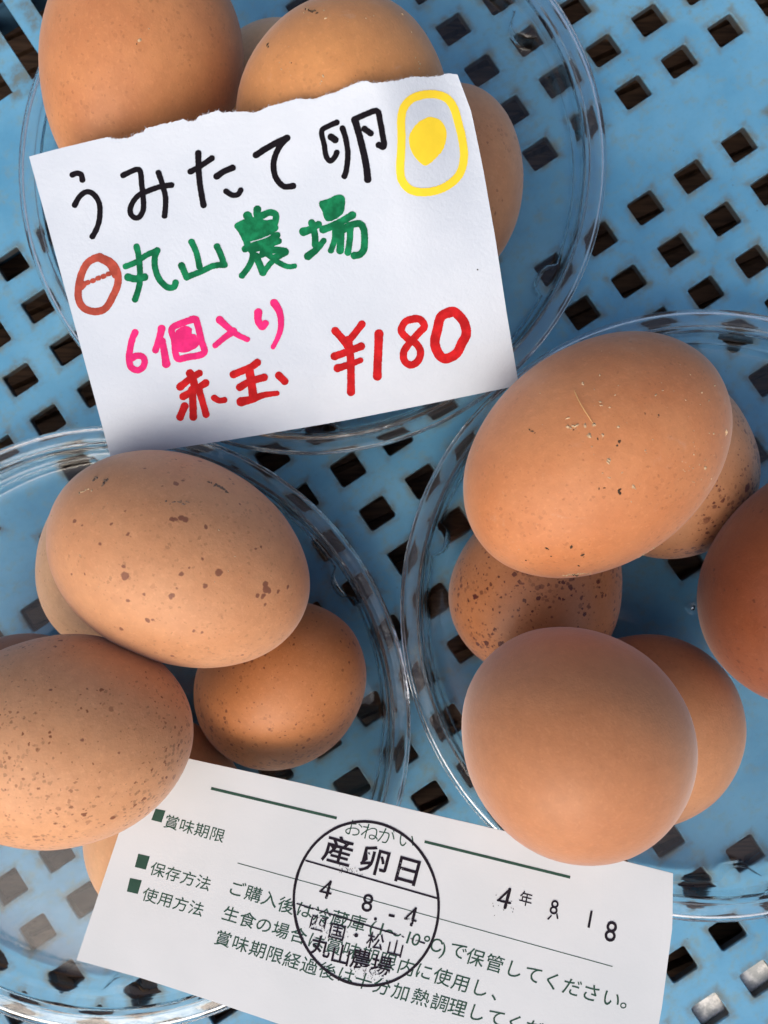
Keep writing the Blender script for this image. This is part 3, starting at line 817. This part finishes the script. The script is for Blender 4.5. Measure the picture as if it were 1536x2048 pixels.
write('lettering', GREEN, [([(335,300),(370,370),(400,440)], 140), ([(525,180),(520,280),(560,380)], 125), ([(640,290),(760,240),(870,270),(880,380),(830,520),(800,600)], 115), ([(160,510),(230,620),(290,740),(340,860)], 110),
      ([(150,500),(260,440),(400,400),(520,380)], 110), ([(440,520),(600,470),(800,440)], 110), ([(300,650),(600,560),(850,530)], 130), ([(300,760),(520,720),(720,640)], 80), ([(290,940),(450,870),(700,790),(900,680)], 110), ([(400,960),(650,900),(930,790)], 105),
      ([(430,960),(430,1100),(360,1280),(230,1450)], 105), ([(500,1080),(560,1220),(630,1390)], 120), ([(640,1400),(740,1260),(830,1160)], 95), ([(720,1030),(830,1130),(950,1210),(1110,1280),(1240,1270)], 105, 80), ([(640,1010),(850,960),(1050,990)], 120), ([(850,1120),(960,1060),(1060,1000)], 120), ([(600,1060),(680,1040),(760,1060)], 90)],
      [[(180,480),(420,360),(640,300),(640,380),(790,400),(880,420),(820,600),(560,700),(400,800),(290,760)]], **Z5, label='green kanji nou, partly filled in')
Z6 = dict(o=(590, 380), s=9.6)
write('lettering', GREEN, [([(165,800),(290,760),(450,660)], 140, 110), ([(320,630),(360,760),(385,900),(390,1050)], 115), ([(250,1270),(380,1170),(470,1080),(550,975)], 130, 95), ([(540,760),(700,700),(900,600),(1100,485)], 125),
      ([(770,760),(760,950),(690,1160)], 100), ([(870,700),(880,900),(865,1160)], 125), ([(1060,720),(1050,950),(1015,1200)], 110), ([(930,760),(1050,680),(1240,650),(1320,760),(1335,950),(1320,1140),(1240,1240),(1140,1260)], 120)],
      [[(480,210),(660,160),(780,100),(900,95),(960,170),(955,300),(925,440),(800,550),(640,605),(560,540),(520,400),(465,300)]], **Z6, label='green kanji ba, partly filled in')
Z7 = dict(o=(240, 590), s=6.982)
write('lettering', PINK, [([(210,525),(170,620),(140,760),(125,880),(150,1000),(230,1050),(310,1020),(345,930),(310,860),(230,850),(170,880)], 82)], **Z7, label='pink number 6')
write('lettering', PINK, [([(580,470),(550,600),(495,770)], 90, 78), ([(590,640),(615,780),(645,960)], 80, 100), ([(1040,335),(900,380),(725,470),(760,640),(770,780),(810,890),(940,870),(1170,810),(1130,620),(1080,400)], 85, None, True)],
      [[(780,500),(900,430),(1000,470),(1000,540),(1060,560),(1100,700),(960,790),(840,800),(780,740)]], **Z7, label='pink kanji counter, filled in')
write('lettering', PINK, [([(735,245),(795,300),(850,340),(905,365)], 40, 28), ([(820,315),(770,350),(708,402)], 38, 30)], **R3, label='pink kanji for entering')
write('lettering', PINK, [([(972,200),(972,250),(995,288),(1015,268)], 42, 36), ([(1070,142),(1102,195),(1112,270),(1098,340),(1063,412)], 42, 24)], **R3, label='pink hiragana ri')
Z8 = dict(o=(340, 700), s=5.908)
write('lettering', RED, [([(120,435),(240,340),(345,275)], 78, 70), ([(235,275),(270,330),(290,440)], 80), ([(155,550),(280,480),(420,390)], 75), ([(260,470),(270,620),(275,790)], 78), ([(340,470),(380,600),(425,760)], 72), ([(172,665),(120,790)], 78), ([(520,565),(580,598),(640,592)], 62)], **Z8, label='red kanji aka')
write('lettering', RED, [([(750,290),(870,240),(960,200),(1030,150)], 76), ([(825,440),(940,375),(1110,325)], 76), ([(840,612),(980,580),(1100,535),(1265,512)], 92, 50), ([(935,230),(960,380),(985,560)], 90), ([(1285,300),(1355,370)], 74)], **Z8, label='red kanji tama')
write('lettering', RED, [([(235,340),(280,390),(318,440)], 44), ([(413,295),(372,350),(330,400)], 42), ([(322,400),(335,500),(340,600),(340,748)], 46), ([(230,510),(310,482),(408,443)], 44), ([(250,590),(330,565),(403,537)], 44, 32)], **R4, label='red yen sign')
write('lettering', RED, [([(527,360),(522,480),(518,560),(516,642)], 50)], **R4, label='red digit 1')
write('lettering', RED, [([(770,258),(705,278),(676,338),(715,388),(775,425),(805,480),(788,540),(740,568),(698,540),(692,482),(725,430),(795,352),(830,312),(812,272)], 44, None, True)], **R4, label='red digit 8')
write('lettering', RED, [([(1010,212),(942,245),(918,330),(900,420),(930,500),(978,525),(1045,490),(1082,420),(1110,360),(1096,285),(1050,228)], 58, None, True)], **R4, label='red digit 0')
write('pen_dot', BLACK, [([(1275,1257),(1276,1258)], 7)], **R2)

# ---------------------------------------------------------------- printed slip
_glyphs = {}
def glyph(ch, off):
    k = (ch, off)
    if k not in _glyphs:
        c = bpy.data.curves.new('g', 'FONT'); c.body = ch; c.offset = off; c.resolution_u = 3
        o = bpy.data.objects.new('g', c); COL.objects.link(o)
        dg = bpy.context.evaluated_depsgraph_get(); dg.update()
        me_ = bpy.data.meshes.new_from_object(o.evaluated_get(dg))
        _glyphs[k] = ([tuple(v.co[:2]) for v in me_.vertices], [tuple(p.vertices) for p in me_.polygons], max([v.co.x for v in me_.vertices] + [0]), min([v.co.x for v in me_.vertices] + [0]))
        bpy.data.objects.remove(o); bpy.data.meshes.remove(me_); bpy.data.curves.remove(c)
    return _glyphs[k]
def put(V_, F_, ch, cx_, cy_, E, U, off=0.0, lay=0, half=False):
    """one glyph with its em box centred on the pixel, E along the line, U upward (pixels per em)"""
    g = glyph(ch, off); b0 = len(V_)
    mid = (g[2] + g[3]) / 2 if half else .5
    for (x, y) in g[0]:
        X = cx_ + (x - mid) * E[0] + (y - .38) * U[0]; Y = cy_ + (x - mid) * E[1] + (y - .38) * U[1]
        V_.append(at(X, Y, zslip(X, Y) + .00004 + lay * .00002))
    for f_ in g[1]: F_.append(tuple(b0 + q for q in f_))
def textline(name, items, mat, off, lay, label=None):
    V_, F_ = [], []
    for it in items: put(V_, F_, *it[:5], off=off, lay=lay, half=(len(it) > 5 and it[5]))
    o = mesh_obj(name, V_, F_, mat, None, smooth=False); fix_parent(o, slip)
    if label: o['label'] = label
    return o
GP = ink('green_print', lin(52, 84, 70), var=.05); GPD = ink('green_print_bold', lin(56, 86, 74), var=.08)
STAMP = ink('stamp_ink', lin(40, 34, 44), worn=.76, var=.1); STK = ink('stamp_ring_ink', lin(40, 35, 44), worn=.82, var=.1); STAMPW = ink('stamp_ink_worn', lin(44, 38, 50), worn=.60, var=.1)
def run(s, x, y, E, U, dE=1.0):
    out = []
    for i, ch in enumerate(s): out.append((ch, x + E[0] * (i + .5) + U[0] * .38, y + E[1] * (i + .5) + U[1] * .38, E, U))
    return out
textline('heading_text', run('賞味期限', 325, 1651.5, (30.4, 8.2), (8.6, -28.5)), GP, .003, 0, 'best before heading')
textline('heading_text', run('保存方法', 297, 1746.5, (30.5, 8.6), (8.8, -29)), GP, .003, 0, 'storage heading')
textline('heading_text', run('使用方法', 281.5, 1797.5, (30.8, 8.7), (8.8, -29)), GP, .003, 0, 'usage heading')
oneg = [('お', 707, 1656), ('ね', 740.5, 1664), ('が', 773, 1672), ('い', 813, 1680)]
textline('title_text', [(c_, x, y, (38, 9), (9, -36)) for c_, x, y in oneg], GP, -.008, 0, 'please note title')
def body(chars):
    out = []
    for ch, x, y in chars:
        k = 33.5 * (1 + .16 * (x - 470) / 750)
        E_ = (k, k * .285); U_ = (k * .30, -k * .94)
        out.append((ch, x, y, E_, U_, ch in '()10〜'))
    return out
l1 = [('ご',473.5,1777.6),('購',507,1788),('入',539.5,1798),('後',573,1811),('は',610,1820),('冷',645.5,1831),('蔵',679.5,1838),('庫',714.7,1846),('(',745,1852),('1',760,1856),('〜',785,1866),('1',814,1873),('0',832,1878),('℃',862,1887),(')',887,1897),
      ('で',917,1901),('保',951,1915),('管',989.5,1927),('し',1028,1938),('て',1066.6,1949),('く',1105,1962),('だ',1143.6,1974),('さ',1182,1985),('い',1223,1997),('。',1262,2004)]
l2 = [('生',461.6,1829),('食',495,1840),('の',528,1850),('場',561.5,1860.5),('合',597,1871),('は',632.6,1882),('賞',667.8,1892),('味',703,1901),('期',740,1912),('限',775.6,1922),('内',813,1934),('に',848,1943),('使',885,1954),('用',922,1966),('し',960,1976),('、',1002,1988)]
l3 = [('賞',446.4,1877.5),('味',481,1888),('期',515.8,1899),('限',549.6,1909.5),('経',584,1921),('過',619,1932),('後',655,1942),('は',692,1951),('十',727,1962),('分',764,1973),('加',802,1984),('熱',842,1995),('調',880,2005.5),('理',915,2015),('し',953,2025),('て',992,2035),('く',1030,2046),('だ',1068,2057),('さ',1106,2068),('い',1144,2079),('。',1186,2089)]
textline('body_text', body(l1), GPD, .005, 0, 'green line about keeping refrigerated')
textline('body_text', body(l2), GPD, .005, 0, 'green line about eating raw')
textline('body_text', body(l3), GPD, .005, 0, 'green line about heating thoroughly')
def bar(name, pts, mat, lay, n=24):
    """quad given by four pixel corners, cut along its length so that it follows the paper"""
    V_, F_ = [], []
    a, b, c, d = pts
    for i in range(n + 1):
        t = i / n
        for (p, q) in ((a, b), (d, c)):
            X = p[0] + (q[0] - p[0]) * t; Y = p[1] + (q[1] - p[1]) * t
            V_.append(at(X, Y, zslip(X, Y) + .00004 + lay * .00002))
    for i in range(n): F_.append((2 * i, 2 * i + 2, 2 * i + 3, 2 * i + 1))
    o = mesh_obj(name, V_, F_, mat, None, smooth=False); fix_parent(o, slip); return o
bar('ruled_line', [(423,1574),(674,1633.5),(673,1639),(421,1579.5)], GPD, 0)
bar('ruled_line', [(849.5,1680.5),(1141,1752),(1140,1757.5),(848.5,1686)], GPD, 0)
bar('ruled_line', [(475,1725.4),(1225,1932.4),(1225,1934),(475,1727)], GP, 0, 60)
for q in ([(311,1617.5),(331,1621.5),(323,1645),(302.5,1640)], [(276.5,1707.5),(299.5,1713),(291.5,1739.5),(269.5,1734)], [(260,1756),(283.5,1761),(275.5,1788),(253.5,1783)]):
    bar('bullet_square', q, GPD, 0, 3)
# round date stamp
V_, F_ = [], []
cx_, cy_, rx, ry, tl = 732.3, 1807.5, 144.5, 164.5, radians(-8)
NS = 180
for i in range(NS):
    a = 2 * pi * i / NS
    for s_ in (-1, 1):
        w_ = 2.7 + .5 * noise.noise(Vector((cos(a) * 3, sin(a) * 3, s_))) + .25 * noise.noise(Vector((cos(a) * 30, sin(a) * 30, s_)))
        u_, v_ = (rx + s_ * w_) * cos(a), (ry + s_ * w_) * sin(a)
        X = cx_ + u_ * cos(tl) - v_ * sin(tl); Y = cy_ + u_ * sin(tl) + v_ * cos(tl)
        V_.append(at(X, Y, zslip(X, Y) + .00008))
for i in range(NS):
    j = (i + 1) % NS; F_.append((2 * i, 2 * j, 2 * j + 1, 2 * i + 1))
o = mesh_obj('stamp_ring', V_, F_, STK, None, smooth=False); fix_parent(o, slip)
bar('stamp_line', [(611,1719.5),(874.5,1795),(873.5,1798.5),(610,1722.5)], STAMP, 2, 40)
bar('stamp_line', [(593.5,1806),(850.5,1885.5),(849.5,1888.5),(592.5,1808.5)], STAMPW, 2, 40)
f5 = lambda x, y: (560 + x / 4.267, 1620 + y / 4.267)
def st_items(L, E, U, half=False): return [(ch, *f5(x, y), E, U, half) for ch, x, y in L]
textline('stamp_text', st_items([('産', 500, 345), ('卵', 810, 432), ('日', 1090, 515)], (61, 17), (15, -58)), STAMP, .012, 2, 'stamped word for laying date')
textline('stamp_text', st_items([('8', 745, 785), ('.', 822, 860), ('-', 955, 868)], (48, 10), (9, -50), True), STK, .004, 2, 'stamped date 4 8 4')
textline('stamp_text', st_items([('四', 325, 965), ('国', 487, 1040), ('・', 650, 1070), ('松', 815, 1120), ('山', 985, 1180)], (36, 9), (8, -34)), STAMPW, .008, 3, 'stamped place name')
textline('stamp_text', st_items([('丸', 345, 1165), ('山', 520, 1235), ('農', 690, 1275), ('場', 865, 1330)], (42, 10), (9, -42)), STAMP, .012, 2, 'stamped farm name')
f7 = lambda x, y: (840 + x * .4531, 1600 + y * .4531)
textline('stamp_text', [(ch, *f7(x, y), E_, U_, True) for ch, x, y, E_, U_ in (('年', 466, 436, (27, 7), (6, -30)), ('8', 592, 470, (36, 9), (8, -40)), ('1', 742, 520, (44, 11), (9, -49)), ('8', 842, 575, (50, 12), (10, -58)))], STK, .004, 2, 'stamped expiry date')
bar('stamp_stroke', [(1102, 1830), (1104.5, 1831), (1097, 1840), (1094, 1838)], STK, 2, 3)
bar('stamp_stroke', [(1112, 1828), (1115, 1827), (1117, 1838), (1113.5, 1838)], STK, 2, 3)
def stamp_four(px, py, h):
    V_, F_ = [], []
    def q(x, y): return (px + x * h + y * h * -.22, py + y * h + x * h * .24)
    for pts, w_ in (([q(.16, -.48), q(.14, 0), q(.12, .48)], .15), ([q(.14, -.46), q(-.10, -.1), q(-.30, .20)], .10), ([q(-.32, .20), q(0, .20), q(.32, .20)], .10)):
        stroke_geo(V_, F_, pts, w_ * h, zf=zslip, blob=False)
    o = mesh_obj('stamp_digit', [v + Vector((0, 0, .00004)) for v in V_], F_, STK, None, smooth=False); fix_parent(o, slip); o['label'] = 'stamped digit 4'
stamp_four(*f5(393, 676), 33); stamp_four(*f5(1118, 908), 34); stamp_four(*f7(374, 432), 38)
# worn smudges of stamp ink
V_, F_ = [], []
rnd = random.Random(4)
for cx0, cy0, sx, sy, n_ in ((690, 1739, 14, 4, 46), (672, 1868, 16, 9, 60), (735, 1945, 20, 8, 90), (640, 1855, 14, 10, 50), (1009, 1810, 20, 14, 20)):
    for _ in range(n_):
        X = rnd.gauss(cx0, sx); Y = rnd.gauss(cy0, sy) + (X - cx0) * .27; r = rnd.uniform(.3, 1.3)
        b0 = len(V_); nn_ = 6
        for q in range(nn_):
            a = 2 * pi * q / nn_; x_ = X + cos(a) * r * rnd.uniform(.5, 1.3); y_ = Y + sin(a) * r * rnd.uniform(.5, 1.3)
            V_.append(at(x_, y_, zslip(x_, y_) + .00011))
        F_.append(tuple(range(b0, b0 + nn_)))
o = mesh_obj('ink_specks', V_, F_, STK, None, smooth=False); fix_parent(o, slip); o['kind'] = 'stuff'
